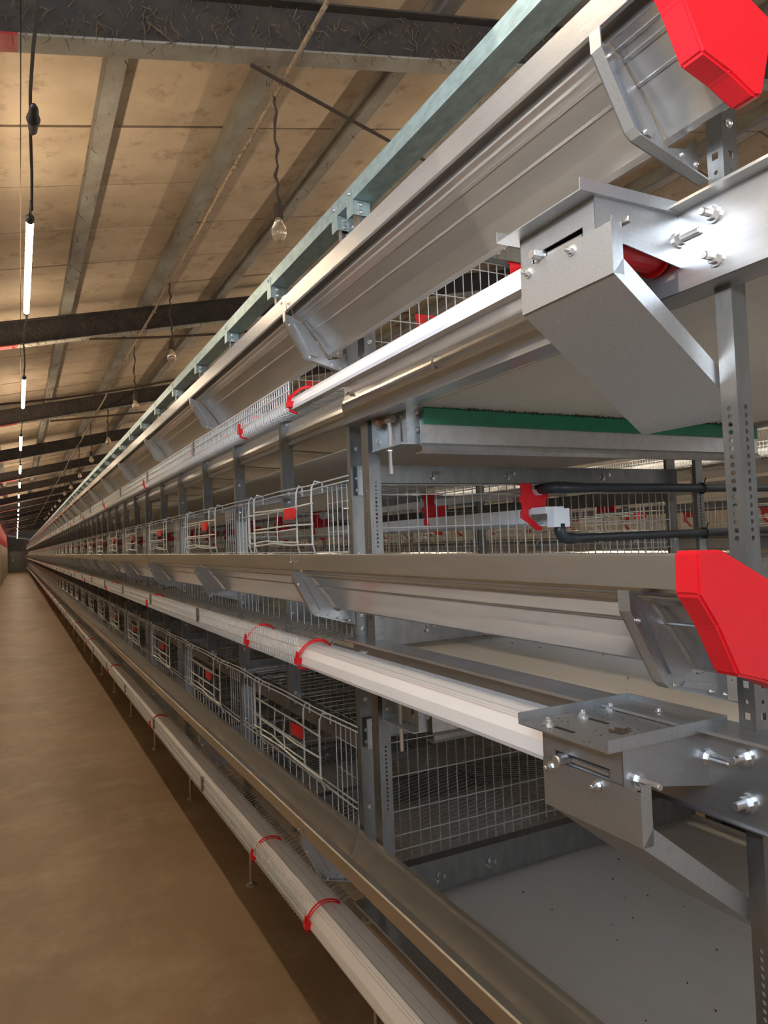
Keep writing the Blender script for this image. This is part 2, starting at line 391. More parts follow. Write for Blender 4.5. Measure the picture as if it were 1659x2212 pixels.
rodthing((.4,9.9,1.66),(3.4,9.4,2.1),'thin dark tie rod just behind the third rafter',.03,.012)

# ------------------------------------------------------------------ light string over the aisle
def tube_def(L=1.14):
    parts=[]
    q=MB(); q.lathe((0,0,0),(0,1,0),[(0,.013),(L,.013)],12); parts.append(part('glass_tube',q.mesh('lamp_tube','tube',smooth=True),'glowing warm white tube'))
    q=MB(); q.lathe((0,-.035,0),(0,1,0),[(0,.006),(.01,.015),(.035,.0155)],12); q.lathe((0,L,0),(0,1,0),[(0,.0155),(.025,.015),(.035,.006)],12); parts.append(part('end_cap',q.mesh('tube_caps','cable')))
    q=MB(); q.path([(0,-.03,0),(0,-.05,.01),(.0,-.06,.05)],.005,5); parts.append(part('plug',q.mesh('tube_plug','cable')))
    return ('tube_lamp','lamp',parts)
TD=tube_def(); LX,LZ=.065,1.25; TY0,TSP=2.95,2.74
def lights(x,n0,n1,aisle):
    for k in range(n0,n1):
        y=TY0+TSP*k; 
        if aisle==0:
            lb={-1:'lit tube lamp overhead behind the edge of the picture'}.get(k, ('glowing tube lamp nearest the camera in the left aisle, %s of the string'%ORD[0] if k==0 else '%s glowing tube lamp down the string over the left aisle'%ORD[k]) if k<12 else 'small distant glowing tube lamp beyond the twelfth in the left aisle')
        else: lb='glowing tube lamp over the aisle beyond the cage row'
        o=place(TD,(x+.004*math.sin(k*2.3),y,LZ+.006*math.sin(k*1.7)),lb,'tube lamps over the left aisle' if aisle==0 else 'tube lamps over the next aisle')
        o.rotation_euler=(0,0,.012*math.sin(k*3.1))
lights(LX,-2,22,0); lights(LX+AISLE,-1,9,1)
for k in list(range(-2,21))+list(range(99,108)):
    q=MB(); nx=k>50; k0=k; k=k-100 if nx else k; LXX=LX+(AISLE if nx else 0)
    ya=TY0+TSP*k+1.18; yb=TY0+TSP*(k+1)-.05
    pts=[]
    for i in range(9):
        t=i/8; pts.append((LXX+.006*math.sin(t*9+k),ya+(yb-ya)*t,LZ+.02+.07*math.sin(math.pi*t)+(.05 if k==-1 else 0)*t*(1-t)*4))
    q.path(pts,.0055,6)
    if nx: lb='black cable span between tube lamps over the aisle beyond the cage row'
    elif k<0: lb='black cable span at the top left, ending at the nearest tube lamp' if k==-1 else 'black cable span before the nearest visible one, overhead'
    else: lb='black cable span just beyond the %s glowing tube lamp'%ORD[k] if k<5 else 'distant black cable span beyond the sixth tube lamp'
    place(solo('lamp_cable','cable',q.mesh('lamp_cable','cable',(LXX,ya,LZ))),(LXX,ya,LZ),lb,'lamp cable spans')
q=MB(); q.lathe((LX+.002,2.30,LZ+.075),(0,1,.02),[(0,.006),(.02,.013),(.07,.016),(.075,.020),(.09,.020),(.095,.016),(.15,.013),(.17,.006)],10)
place(solo('cable_connector','connector',q.mesh('connector','cable',(LX,2.3,LZ+.07),smooth=True)),(LX,2.3,LZ+.07),'black waterproof plug connector in the cable above the first tube lamp')
q=MB(); q.path([(.03,1.2,1.45),(.04,4,1.40),(.06,9,1.38)],.002,4)
place(solo('thin_wire','wire',q.mesh('thin_wire','web',(.03,1.2,1.45))),(.03,1.2,1.45),'hair-thin grey wire left of the lamp cable near the left edge')

# ================================================================== CAGE ROW PIECES (x absolute in local-at-anchor form)
LIP=[(.662,-.034),(.660,-.027),(.644,-.0265),(.641,-.029),(.6445,-.0665),(.6510,-.0672),(.6535,-.050),(.6665,-.050),(.6690,-.0735),(.6720,-.0745),(.6955,-.0888),(.741,-.144),(.762,-.176),(.770,-.180),(.778,-.176),(.802,-.100),(.802,-.090),(.812,-.090)]
def trough(y0,y1,origin):
    q=MB(); q.sheet(LIP,y0,y1,.0014)
    for zz in (.0,):  # pressed ridges on the outer panel
        q.sheet([(.6940,-.0872),(.6925,-.0900),(.6965,-.0925)],y0,y1,.001)
        q.sheet([(.6800,-.0790),(.6795,-.0812),(.6835,-.0825)],y0,y1,.0006)
        q.sheet([(.716,-.1145),(.7150,-.1165),(.7180,-.1185)],y0,y1,.0006)
    return q.mesh('trough_sheet','trough',origin)
def seam(y,origin):
    q=MB(); q.sheet([(.6400,-.0275),(.6435,-.068),(.6515,-.0682)],y-.018,y+.0,.0008)
    q.rivet((.6355,y-.01,-.048),(-1,0,0),.003); return q.mesh('trough_seam','trough',origin)
TL=2*DY
tr_def=('feed_trough','feed trough',[part('channel',trough(.002,TL-.002,(.72,0,-.1))),part('joint_strap',seam(TL-.002,(.72,0,-.1)))])
ntr_def=('feed_trough','feed trough',[part('channel',trough(.535,Y0-.002,(.72,.535,-.1))),part('joint_strap',seam(Y0-.002,(.72,.535,-.1)))])
# trough bracket: bent plate with flanges
def bracket_def():
    o=(.75,0,-.15); parts=[]
    pl=[(.650,-.072),(.668,-.078),(.693,-.091),(.738,-.146),(.759,-.181),(.768,-.186),(.800,-.180),(.822,-.160),(.822,-.226),(.700,-.192),(.690,-.184),(.641,-.095),(.640,-.072)]
    q=MB(); q.prism(pl,-.002,.000); parts.append(part('plate',q.mesh('bracket_plate','sheet',o)))
    q=MB(); q.sheet([(.640,-.070),(.641,-.095),(.690,-.184),(.700,-.192),(.822,-.226)],-.018,0,.0018); parts.append(part('outer_flange',q.mesh('bracket_flange','sheet',o)))
    q=MB(); q.prism([(.672,-.096),(.690,-.100),(.738,-.172),(.732,-.182),(.716,-.178)],-.007,-.002)
    q.prism([(.735,-.196),(.742,-.190),(.800,-.200),(.802,-.212)],-.005,-.002); parts.append(part('pressed_rib',q.mesh('bracket_rib','sheet',o)))
    q=MB()
    for x,z in ((.706,-.188),(.770,-.204),(.795,-.211)): q.rivet((x,-.0185,z),(0,-1,0),.003)
    q.rivet((.652,-.0185,-.106),(0,-1,0),.003)
    parts.append(part('rivets',q.mesh('bracket_rivets','bolt',o),None,'stuff'))
    return ('trough_bracket','bracket',parts)
br_def=bracket_def()
# upright: open channel, with feet, clips and screws
HZ0=-1.24
def holes(lst,z0,z1):
    cells=[]; z=z0
    for c,r,h,sd in sorted(lst):
        if c-h/2>z+1e-6: cells.append((z-z0,c-h/2-z0,0,8))
        cells.append((c-h/2-z0,c+h/2-z0,r,sd)); z=c+h/2
    if z<z1: cells.append((z-z0,z1-z0,0,8))
    return cells
def holepat(z1):
    L=[]
    for t,T in TIERS:
        for i in range(17): L.append((T-.015+.0105*i,.0034,.0105,8))
        L += [(T-.200,.0045,.014,4),(T-.222,.003,.012,8),(T-.240,.0045,.014,4)]
    return [l for l in L if l[0]+.01<z1]
def upright_def(perf, wy, dx, zt, screws=True):
    o=(PX,0,-1.4); parts=[]
    q=MB(); t=.0018
    if perf:
        H=holes(holepat(zt),HZ0,zt)
        q.perf((PX,0,HZ0),(0,-wy,0) and (0,-1,0),(0,0,1),(1,0,0),wy,H,t)                 # aisle face
        q.perf((PX+t,-wy,HZ0),(1,0,0),(0,0,1),(0,1,0),dx-t,H,t)                          # near face
        q.box(PX+dx-t,PX+dx,-wy+t,-wy+.010,HZ0,zt)
    else:
        q.box(PX,PX+t,-wy,0,HZ0,zt); q.box(PX+t,PX+dx,-wy,-wy+t,HZ0,zt); q.box(PX+dx-t,PX+dx,-wy+t,-wy+.012,HZ0,zt); q.box(PX+t,PX+dx*.5,-t,0,HZ0,zt)
    parts.append(part('channel',q.mesh('upright','galvd',o,fix=True)))
    q=MB()
    for t_,T in TIERS:
        for z in ((T+.255,T+.172,T+.140,T-.035,T-.205,T-.24) if not perf else (T-.16,)):
            if z<zt: q.rivet((PX+dx*.45,-wy,z),(0,-1,0),.0055)
    parts.append(part('screws',q.mesh('upright_screws','bolt',o),None,'stuff'))
    q=MB(); q.box(PX+.006,PX+dx-.004,-wy-.004,-.004,HZ0-.0,HZ0+.09); parts.append(part('foot_socket',q.mesh('foot_socket','galvd',o)))
    q=MB(); q.lathe((PX+.02,-wy/2,-1.40),(0,0,1),[(0,.022),(.006,.022),(.012,.008),(.015,.006),(.17,.006)],12); q.lathe((PX+.02,-wy/2,-1.255),(0,0,1),[(0,.011),(.01,.011)],6)
    parts.append(part('levelling_foot',q.mesh('levelling_foot','bolt',o)))
    return ('cage_upright','upright post',parts)
up_def=upright_def(False,.022,.042,.93); upp_def=upright_def(True,.040,.034,.93); upb_def=upright_def(True,.024,.028,1.02)
up_far=('cage_upright','upright post',up_def[2][:1])
def clamp_def():
    o=(PX+.02,0,.15); parts=[]
    q=MB(); q.box(PX+.012,PX+.052,-.030,-.024,.125,.205); q.box(PX+.050,PX+.054,-.030,.012,.125,.205); parts.append(part('plate',q.mesh('clamp_plate','sheet',o)))
    q=Many()
    for z,s in ((.190,.008),(.172,.012),(.158,.010),(.138,.006)): q.bolt((PX+.030+(.006 if s>.009 else 0),-.030,z),(-.2,-1,0),.62,s)
    parts += q.parts('bolt','clamp_bolt',o); return ('joint_clamp','bracket',parts)
cl_def=clamp_def()
def short_def(z0,z1,name='short_hanger_post'):
    o=(PX,0,z0); q=MB(); t=.0018; q.box(PX,PX+t,-.022,0,z0,z1); q.box(PX+t,PX+.042,-.022,-.022+t,z0,z1)
    s=MB()
    for z in (z0+.018,z0+.05): s.rivet((PX+.022,-.022,z),(0,-1,0),.006)
    return (name,'post',[part('channel',q.mesh('short_post','galvd',o)),part('screws',s.mesh('short_post_screws','bolt',o),None,'stuff')])
sh_def=short_def(.125,.405); shT_def=short_def(.125,.245); st_def=short_def(-.29,-.118,'floor_stub_post')
sh_def[2].append(part('cross_arm',MB().sheet([(PX+.002,.125),(PX+.002,.160)],-.022,0,.002).mesh('x','galvd',(PX,0,.125))))
sh_def[2].pop()
# cross beams (C channel across the row)
def beam_def(z0,z1,name,cap=True,bolts=()):
    xa,xb=PX+.042,2*XC-PX-.042; o=(XC,0,z0)
    q=MB(); t=.002; q.box(xa,xb,0,t,z0,z1); q.box(xa,xb,t,.035,z1-t,z1); q.box(xa,xb,t,.035,z0,z0+t); q.box(xa,xb,-.003,0,z1-.004,z1); q.box(xa,xb,-.002,0,z0,z0+.003)
    parts=[part('channel',q.mesh('cross_beam','galvd',o))]
    if bolts:
        S2=Many()
        for x in bolts: s=S2.new(); s.lathe((x,0,(z0+z1)/2),(.35,-1,.1),[(0,.009),(.004,.009),(.0041,.006),(.022,.006)],8); s.lathe((x-.008,0,(z0+z1)/2-.012),(0,-1,0),[(0,.005),(.010,.005)],6)
        parts += S2.parts('bolt','beam_bolt',o)
    return (name,'beam',parts)
bu_def=beam_def(.157,.206,'upper_cross_beam',bolts=(1.06,1.32,1.70)); bl_def=beam_def(-.285,-.198,'floor_cross_beam',bolts=(1.02,1.19,1.75))
bl_far=('floor_cross_beam','beam',bl_def[2][:1]); bu_far=('upper_cross_beam','beam',bu_def[2][:1])
# wire pieces
def floorz(x): return -.268+(x-.76)*.13
def cage_floor():
    o=(1.1,0,-.2); q=MB(); n=46
    for i in range(n):
        y=(i+.5)*DY/n
        q.path([(XC-.01,y,floorz(XC)),(.775,y,floorz(.775)),(.757,y,-.272),(.742,y,-.296)],.0018,3)
    for x in (.79,.90,1.01,1.12,1.23,1.34,1.44): q.wire((x,0,floorz(x)-.003),(x,DY,floorz(x)-.003),.0016)
    return q.mesh('cage_floor','wired',o)
cf_def=solo('cage_floor_mesh','wire mesh',cage_floor())
def fence():
    o=(.675,0,-.29); q=MB(); n=58
    for i in range(n):
        y=(i+.5)*DY/n+.02; q.path([(.661,y,-.247),(.661,y,-.312),(.664,y,-.326),(.690,y,-.330)],.0020,3)
    for z in (-.249,-.272,-.300): q.wire((.6585,.02,z),(.6585,DY+.02,z),.0020,4)
    return q.mesh('egg_fence','wire',o)
fe_def=solo('egg_guard_mesh','wire mesh',fence())
def clipj():
    o=(.67,0,-.29); q=MB(); q.box(.653,.656,-.012,.012,-.304,-.246); q.box(.656,.664,-.012,-.010,-.304,-.246)
    return solo('fence_joint_clip','clip',q.mesh('fence_clip','galvd',o))
fj_def=clipj()
def partition():
    o=(XC,0,0); q=MB(); xa,xb=PX+.045,2*XC-PX-.045
    n=int((xb-xa)/.031)
    for i in range(n+1):
        x=xa+(xb-xa)*i/n; xm=min(x,2*XC-x); q.wire((x,0,floorz(xm)-.004),(x,0,.165),.0020)
    for z in (.155,.128,.035,-.06,-.125,-.165): q.wire((xa,-.002,z),(xb,-.002,z),.0018)
    return q.mesh('partition','wired',o)
pa_def=solo('cage_partition_mesh','wire mesh',partition())
def cageroof():
    o=(1.1,0,.17); q=MB(); n=20
    for i in range(n): y=(i+.5)*DY/n; q.wire((.85,y,.170),(XC-.02,y,.176),.0013)
    for x in (.86,1.0,1.2,1.42): q.wire((x,0,.167),(x,DY,.167),.0014)
    return q.mesh('cage_roof','wired',o)
cr_def=solo('cage_roof_mesh','wire mesh',cageroof())
def front():
    o=(PX,0,.05); q=MB()
    for z in (.182,.168): 
        q.path([(PX-.006,.0,z),(PX-.010,DY*.25,z-.004),(PX-.010,DY*.5,z),(PX-.010,DY*.75,z-.004),(PX-.006,DY,z)],.0024,5)
    for z in (-.045,-.028): q.wire((PX-.004,.02,z),(PX-.004,DY-.03,z),.0022,4)
    for y in (.035,.07,.105,.14,.175,.93,.98,1.03,1.08,1.13):
        q.wire((PX+.004,y,.165),(PX+.004,y,floorz(PX)),.0017)
    for z in (.115,.03,-.12): q.wire((PX+.006,.03,z),(PX+.006,.18,z),.0014); q.wire((PX+.006,.90,z),(PX+.006,DY-.03,z),.0014)
    for z in (-.05,-.12,-.19): q.wire((PX+.006,.18,z),(PX+.006,.90,z),.0014)
    for i in range(12): y=.22+i*.062; q.wire((PX+.004,y,-.045),(PX+.004,y,floorz(PX)),.0017)
    r=MB(); r.sheet([(PX+.026,.100),(PX+.026,.150),(PX+.036,.152)],.0,DY-.022,.0016)
    return ('wire_grille_panel','wire panel',[part('wires',q.mesh('front_grille','wire',o)),part('top_strip',r.mesh('front_strip','galvd',o))])
fr_def=front()
def door(seed):
    rg=random.Random(seed); o=(PX-.02,0,.0); parts=[]
    for nm,ya,yb,x,lvl in (('front_panel',.20,.78,PX-.026,(.118,.056,-.004)),('rear_panel',.37,.90,PX-.012,(.110,.048,.004))):
        q=MB(); R=.0030
        for y in (ya,yb):
            q.path([(PX-.004,y-.006,.150),(PX-.006,y-.012,.178),(x-.002,y-.004,.184),(x-.010,y,.165),(x-.012,y,.130),(x-.012,y,-.004),(x+.002,y+.015,-.034),(x+.008,y+.02,-.046)],R,6)
        for j,z in enumerate(lvl):
            d=rg.uniform(-.006,.006)
            q.path([(x-.013,ya-.008,z),(x-.016,ya+(yb-ya)*.35,z+d),(x-.014,ya+(yb-ya)*.6,z+d*.5+(.008 if j==2 else 0)),(x-.013,yb+.006,z+rg.uniform(-.003,.003))],R,6)
        ym=(ya+yb)/2+.02; q.path([(x-.010,ym,lvl[0]+.004),(x-.013,ym+.012,.05),(x-.010,ym+.01,lvl[2])],.0018,5)
        parts.append(part(nm,q.mesh('door_'+nm,'wire',o)))
    q=MB(); x=PX-.043; y=.335
    q.prism([(y,.083),(y+.004,.078),(y+.091,.078),(y+.095,.083),(y+.095,.110),(y+.091,.114),(y+.004,.114),(y,.110)],x-.003,x+.003,'x'); q.prism([(y+.01,.084),(y+.085,.084),(y+.085,.108),(y+.01,.108)],x-.0045,x-.003,'x')
    parts.append(part('tag',q.mesh('door_tag','red',o),'red plastic tag')); return ('cage_door','cage door',parts)
do_defs=[door(i) for i in range(4)]
# nipple line hangers
def holder():
    o=(1.42,0,.09); q=MB()
    pl=[(1.365,.172),(1.455,.172),(1.455,.164),(1.412,.162),(1.412,.135),(1.418,.125),(1.430,.121),(1.442,.125),(1.448,.135),(1.448,.150),(1.470,.150),(1.468,.130),(1.474,.127),(1.474,.112),(1.466,.110),(1.464,.090),(1.458,.078),(1.395,.078),(1.395,.058),(1.438,.024),(1.445,.024),(1.445,.014),(1.425,.012),(1.372,.050),(1.366,.052),(1.366,.072),(1.372,.076),(1.370,.098),(1.362,.100),(1.362,.116),(1.370,.120),(1.370,.150),(1.362,.155)]
    q.prism(pl,-.002,.002); return solo('drinker_line_hanger','hanger',q.mesh('hanger','red',o))
ho_def=holder()
def hoop():
    o=(XC,0,-.33); q=MB(); pts=[]
    xa,xb=.86,2.04
    pr=[(xa+(xb-xa)*i/14, -.318-.020*math.sin(math.pi*i/14)) for i in range(15)]
    q.sheet([(x,z) for x,z in pr],-.011,.011,.002); q.box(xa-.004,xa+.002,-.011,.011,-.345,-.300)
    return solo('belt_support_hoop','belt support',q.mesh('hoop','galvd',o))
hp_def=hoop()
def redclip():
    o=(.72,0,-.28); q=MB(); pts=[]
    for i in range(11):
        t=i/10; pts.append((.656+.098*t,.004*math.sin(t*7),-.300+.030*math.sin(math.pi*t)**.8+.022*t))
    q.path(pts,.0026,6); q.path([(p[0],p[1]-.006,p[2]-.004) for p in pts],.0018,6)
    q.path([(.655,-.004,-.285),(.654,0,-.300),(.660,.0,-.328),(.682,0,-.333)],.0034,6); q.box(.651,.668,-.010,.010,-.318,-.302)
    return solo('egg_belt_clip','clip',q.mesh('egg_clip','red',o))
rc_def=redclip()
# long belts, rails
def long_mesh(profs,y0,y1,m,o,t=.0015):
    q=MB()
    for p in profs: q.sheet(p,y0,y1,t)
    return q.mesh('long',m,o)
egg_def=lambda y1: solo('egg_belt','conveyor belt',long_mesh([[(.668,-.322),(.666,-.316),(.671,-.298),(.685,-.284),(.700,-.281),(.720,-.280),(.745,-.280),(.764,-.281)]],.68,y1,'egg',(.668,.68,-.322),.002))
egg_def2=solo('egg_belt_tray','belt tray',long_mesh([[(.672,-.331),(.700,-.318),(.735,-.304),(.772,-.304)]],.83,YEND,'pipew',(.67,.83,-.33),.0015))
RP=[(.862,-.262),(.846,-.266),(.846,-.290),(.841,-.300),(.838,-.312),(.842,-.324),(.846,-.330),(.846,-.344),(.870,-.346)]
rail_def=solo('belt_side_rail','rail',long_mesh([RP],Y0+.02,YEND,'rail',(.85,Y0,-.3)))
NR=[(.842,-.257),(.772,-.257),(.7715,-.262),(.798,-.264),(.798,-.292),(.793,-.305),(.789,-.320),(.792,-.335),(.798,-.347),(.798,-.366),(.784,-.370),(.784,-.372),(.836,-.372)]
NR2=[(.842,-.257),(.776,-.257),(.7755,-.261),(.798,-.263),(.798,-.368),(.790,-.371),(.836,-.372)]
def nearrail():
    o=(.8,.6,-.3); q=MB(); q.sheet(NR,.86,Y0-.03,.0016); q.sheet(NR2,-.6,.86,.0016)
    s=Many()
    for y in (.606,): 
        for z in (-.285,-.341): s.bolt((.797,y,z),(-1,0,0),1.0,.012)
    s.bolt((.797,1.72,-.292),(-1,0,0),.7,.01)
    h=MB(); h.path([(.790,1.28,-.325),(.780,1.275,-.330),(.775,1.27,-.318),(.778,1.268,-.304),(.786,1.267,-.302)],.003,5)
    return ('end_section_rail','rail',[part('channel',q.mesh('end_rail','rail',o)),part('hook',h.mesh('rail_hook','bolt',o))]+s.parts('bolt','rail_bolt',o))
nr_def=nearrail()
def belts():
    o=(XC,0,-.3); q=MB(); xa,xb=.852,2*XC-.852
    n=8; prof=[(xa,-.290),(xa+.01,-.300)]+[(xa+.01+(xb-xa-.02)*i/n,-.300-.004*math.sin(math.pi*i/n)) for i in range(1,n)]+[(xb-.01,-.300),(xb,-.290)]
    q.sheet(prof,-.55,YEND,.002)
    r=MB()  # return strand, side view polyline (y,z)
    r.prism([(YEND,-.412),(1.62,-.412),(1.50,-.366),(-.55,-.350),(-.55,-.348),(1.50,-.364),(1.62,-.410),(YEND,-.410)],.872,2*XC-.872,'x')
    g=MB(); rg=random.Random(31)
    for i in range(130):
        x=rg.uniform(.9,1.9); y=rg.uniform(.3,4) ; s_=rg.uniform(.0012,.003)
        g.add([(x-s_,y-s_,-.3015),(x+s_,y-s_*.5,-.3015),(x,y+s_*1.6,-.3015),(x,y,-.2975)],[(0,1,2),(0,1,3),(1,2,3),(2,0,3)])
    return ('manure_belt','conveyor belt',[part('specks',g.mesh('belt_specks','grime',o),'dark specks of dirt','stuff'),part('carrying_strand',q.mesh('belt_top','belt',o)),part('return_strand',r.mesh('belt_return','belt',o))])
be_def=belts()
def scraper():
    o=(XC,1.48,-.4); parts=[]
    q=MB(); q.prism([(1.470,-.410),(1.478,-.410),(1.478,-.374),(1.473,-.369),(1.469,-.373)],.868,2.08,'x'); parts.append(part('blade',q.mesh('scraper_blade','green',o),'green plastic blade'))
    q=MB(); q.sheet([(1.505,-.476),(1.480,-.478),(1.472,-.470),(1.475,-.462),(1.480,-.455),(1.480,-.400)],.862,2.09,.002,'x'); parts.append(part('angle_bar',q.mesh('scraper_bar','rail',o)))
    q=MB(); rg=random.Random(4)
    for i in range(420):
        x=.92+1.14*rg.random()**.8; s=rg.uniform(.0012,.004); y=1.471+rg.uniform(-.003,.003); z=-.369+rg.uniform(-.003,.0015)
        q.add([(x-s,y-s,z),(x+s,y-s*.6,z-s*rg.uniform(.2,2.2)),(x,y+s,z),(x,y,z+s)],[(0,1,2),(0,1,3),(1,2,3),(2,0,3)])
    parts.append(part('dried_crumbs',q.mesh('crumbs','grime',o),'brown crumbs stuck along the edge','stuff'))
    return ('belt_scraper','scraper',parts)
sc_def=scraper()
def tension():
    o=(.85,1.58,-.41); parts=[]
    q=MB()
    q.perf((.858,1.500,-.452),(0,1,0),(0,0,1),(1,0,0),.060,[(0,.09,0,8)],.002); q.perf((.858,1.572,-.452),(0,1,0),(0,0,1),(1,0,0),.086,[(0,.09,0,8)],.002)
    q.box(.858,.860,1.56,1.572,-.452,-.440); q.box(.858,.860,1.56,1.572,-.375,-.362)
    q.box(.822,.858,1.656,1.658,-.452,-.362); q.box(.836,.890,1.498,1.500,-.456,-.358); q.box(.820,.866,1.500,1.660,-.456,-.453)
    parts.append(part('housing',q.mesh('tension_housing','galv',o)))
    q=Many()
    for z in (-.388,-.430): q.new().rivet((.838,1.655,z),(0,-1,0),.008); q.bolt((.864,1.498,z+.008),(0,-1,0),.72,.004)
    parts += q.parts('bolt','tension_bolt',o)
    q=MB(); q.lathe((.838,1.59,-.520),(0,0,1),[(0,.0045),(.001,.0055),(.145,.0055)],8); q.lathe((.838,1.59,-.462),(0,0,1),[(0,.010),(.008,.010)],6); q.lathe((.838,1.60,-.382),(0,-1,0),[(0,.010),(.03,.010)],6)
    parts.append(part('adjusting_screw',q.mesh('tension_screw','bolt',o)))
    q=MB(); q.lathe((.838,1.655,-.382),(0,-1,0),[(0,.006),(.06,.006)],8); q.lathe((.830,1.640,-.382),(0,-1,.0),[(0,.0105),(.012,.0105),(.013,.006),(.02,.006)],6)
    parts.append(part('rusty_bolt',q.mesh('rusty_bolt','rustb',o),'rust-brown bolt')); return ('belt_tensioner','bracket',parts)
te_def=tension()
# red trough cap
def cap():
    o=(.7,.53,-.1); q=MB()
    P=[(.630,-.0235),(.668,-.0235),(.738,-.057),(.806,-.084),(.806,-.106),(.782,-.184),(.768,-.188),(.727,-.171),(.683,-.159),(.655,-.106),(.629,-.070)]
    q.prism(P,.520,.552)
    me=q.mesh('cap','red',o); bm=bmesh.new(); bm.from_mesh(me); bmesh.ops.bevel(bm,geom=bm.edges[:],offset=.003,segments=2,affect='EDGES',clamp_overlap=True); bm.to_mesh(me); bm.free()
    return solo('trough_end_cap','end cap',me)
ca_def=cap()
# end box of the egg belt
def endbox():
    o=(.72,.73,-.3); parts=[]
    q=MB(); zt=-.262; t=.0018
    q.box(.622,.832,.655,.828,zt-t,zt)
    q.box(.622,.832,.655,.655+t,zt,zt+.014); q.box(.832-t,.832,.655,.828,zt,zt+.014); q.box(.622,.832,.828-t,.828,zt,zt+.014)
    me=q.mesh('tray','sheet',o); parts_tray=[]
    s=Many()
    for x,y in ((.648,.795),(.715,.800),(.775,.808),(.805,.745)): s.bolt((x,y,zt+.001),(0,0,1),.62,.003)
    D=[MB(),MB()]
    for d,(x,y) in zip(D,((.648,.768),(.715,.775))): d.box(x-.003,x+.003,y-.024,y+.012,zt-.0005,zt+.0006)
    parts.append(part('top_tray',me,'dusty flat tray with turned-up edges',None,s.parts('bolt','tray_bolt',o)+[part('slot',d.mesh('tray_slot','cable',o)) for d in D]))
    g=MB(); rg=random.Random(12)
    def crumb(g,x,y,z,s): g.add([(x-s,y-s*rg.uniform(.3,1),z),(x+s,y-s*.5,z),(x+rg.uniform(-s,s),y+s,z),(x,y,z+s*.7)],[(0,1,2),(0,1,3),(1,2,3),(2,0,3)])
    for i in range(90): crumb(g,rg.uniform(.63,.825),rg.uniform(.665,.82),zt,rg.uniform(.0006,.0018))
    for i in range(60): crumb(g,rg.gauss(.700,.008),rg.gauss(.715,.004),zt+rg.uniform(0,.002),rg.uniform(.002,.004))
    parts.append(part('dry_debris',g.mesh('tray_debris','grime',o),'small brown debris on the tray','stuff'))
    q=MB(); X=.650; za,zb=-.337,-.2625; sa,sb=-.308,-.294; ya,yb=.684,.786
    q.box(X,X+t,.661,.811,sb,zb); q.box(X,X+t,.661,.811,za,sa); q.box(X,X+t,.661,ya,sa,sb); q.box(X,X+t,yb,.811,sa,sb)
    q.box(X,.806,.661,.661+t,-.318,zb); q.box(X,.806,.811-t,.811,za,zb)
    q.prism([(X,-.318),(.806,-.318),(.806,-.336),(.70,-.318)],.661,.661+t)
    parts.append(part('housing',q.mesh('end_housing','sheet',o)))
    s=Many(); s.new().lathe((.652,.765,-.301),(-1,0,0),[(0,.0075),(.018,.0075),(.020,.006)],12); s.new().path([(.658,.785,-.301),(.658,.690,-.303)],.005,8)
    s.bolt((.646,.790,-.317),(-1,0,0),.62,.006); s.bolt((.646,.702,-.318),(-1,0,0),.62,.006)
    s.bolt((.672,.660,-.304),(0,-1,0),.85,.026); s.bolt((.795,.660,-.298),(0,-1,0),.85,.026)
    parts += s.parts('bolt','end_bolt',o)
    q=MB(); q.box(.6465,.648,.632,.808,-.372,-.308); q.box(.648,.664,.632,.6335,-.372,-.300)
    q.prism([(.6465,-.370),(.870,-.536),(.871,-.5345),(.648,-.368)],.634,.808); 
    q.prism([(.6465,-.372),(.664,-.352),(.868,-.506),(.870,-.536)],.632,.634)
    parts.append(part('chute',q.mesh('end_chute','sheet',o)))
    q=MB(); q.lathe((.70,.70,-.305),(1,0,0),[(0,.030),(.005,.030),(.0051,.024),(.09,.024),(.0901,.030),(.095,.030)],20); parts.append(part('drive_roller',q.mesh('drive_roller','red',o),'red flanged roller'))
    return ('egg_belt_end_box','end box',parts)
eb_def=endbox()

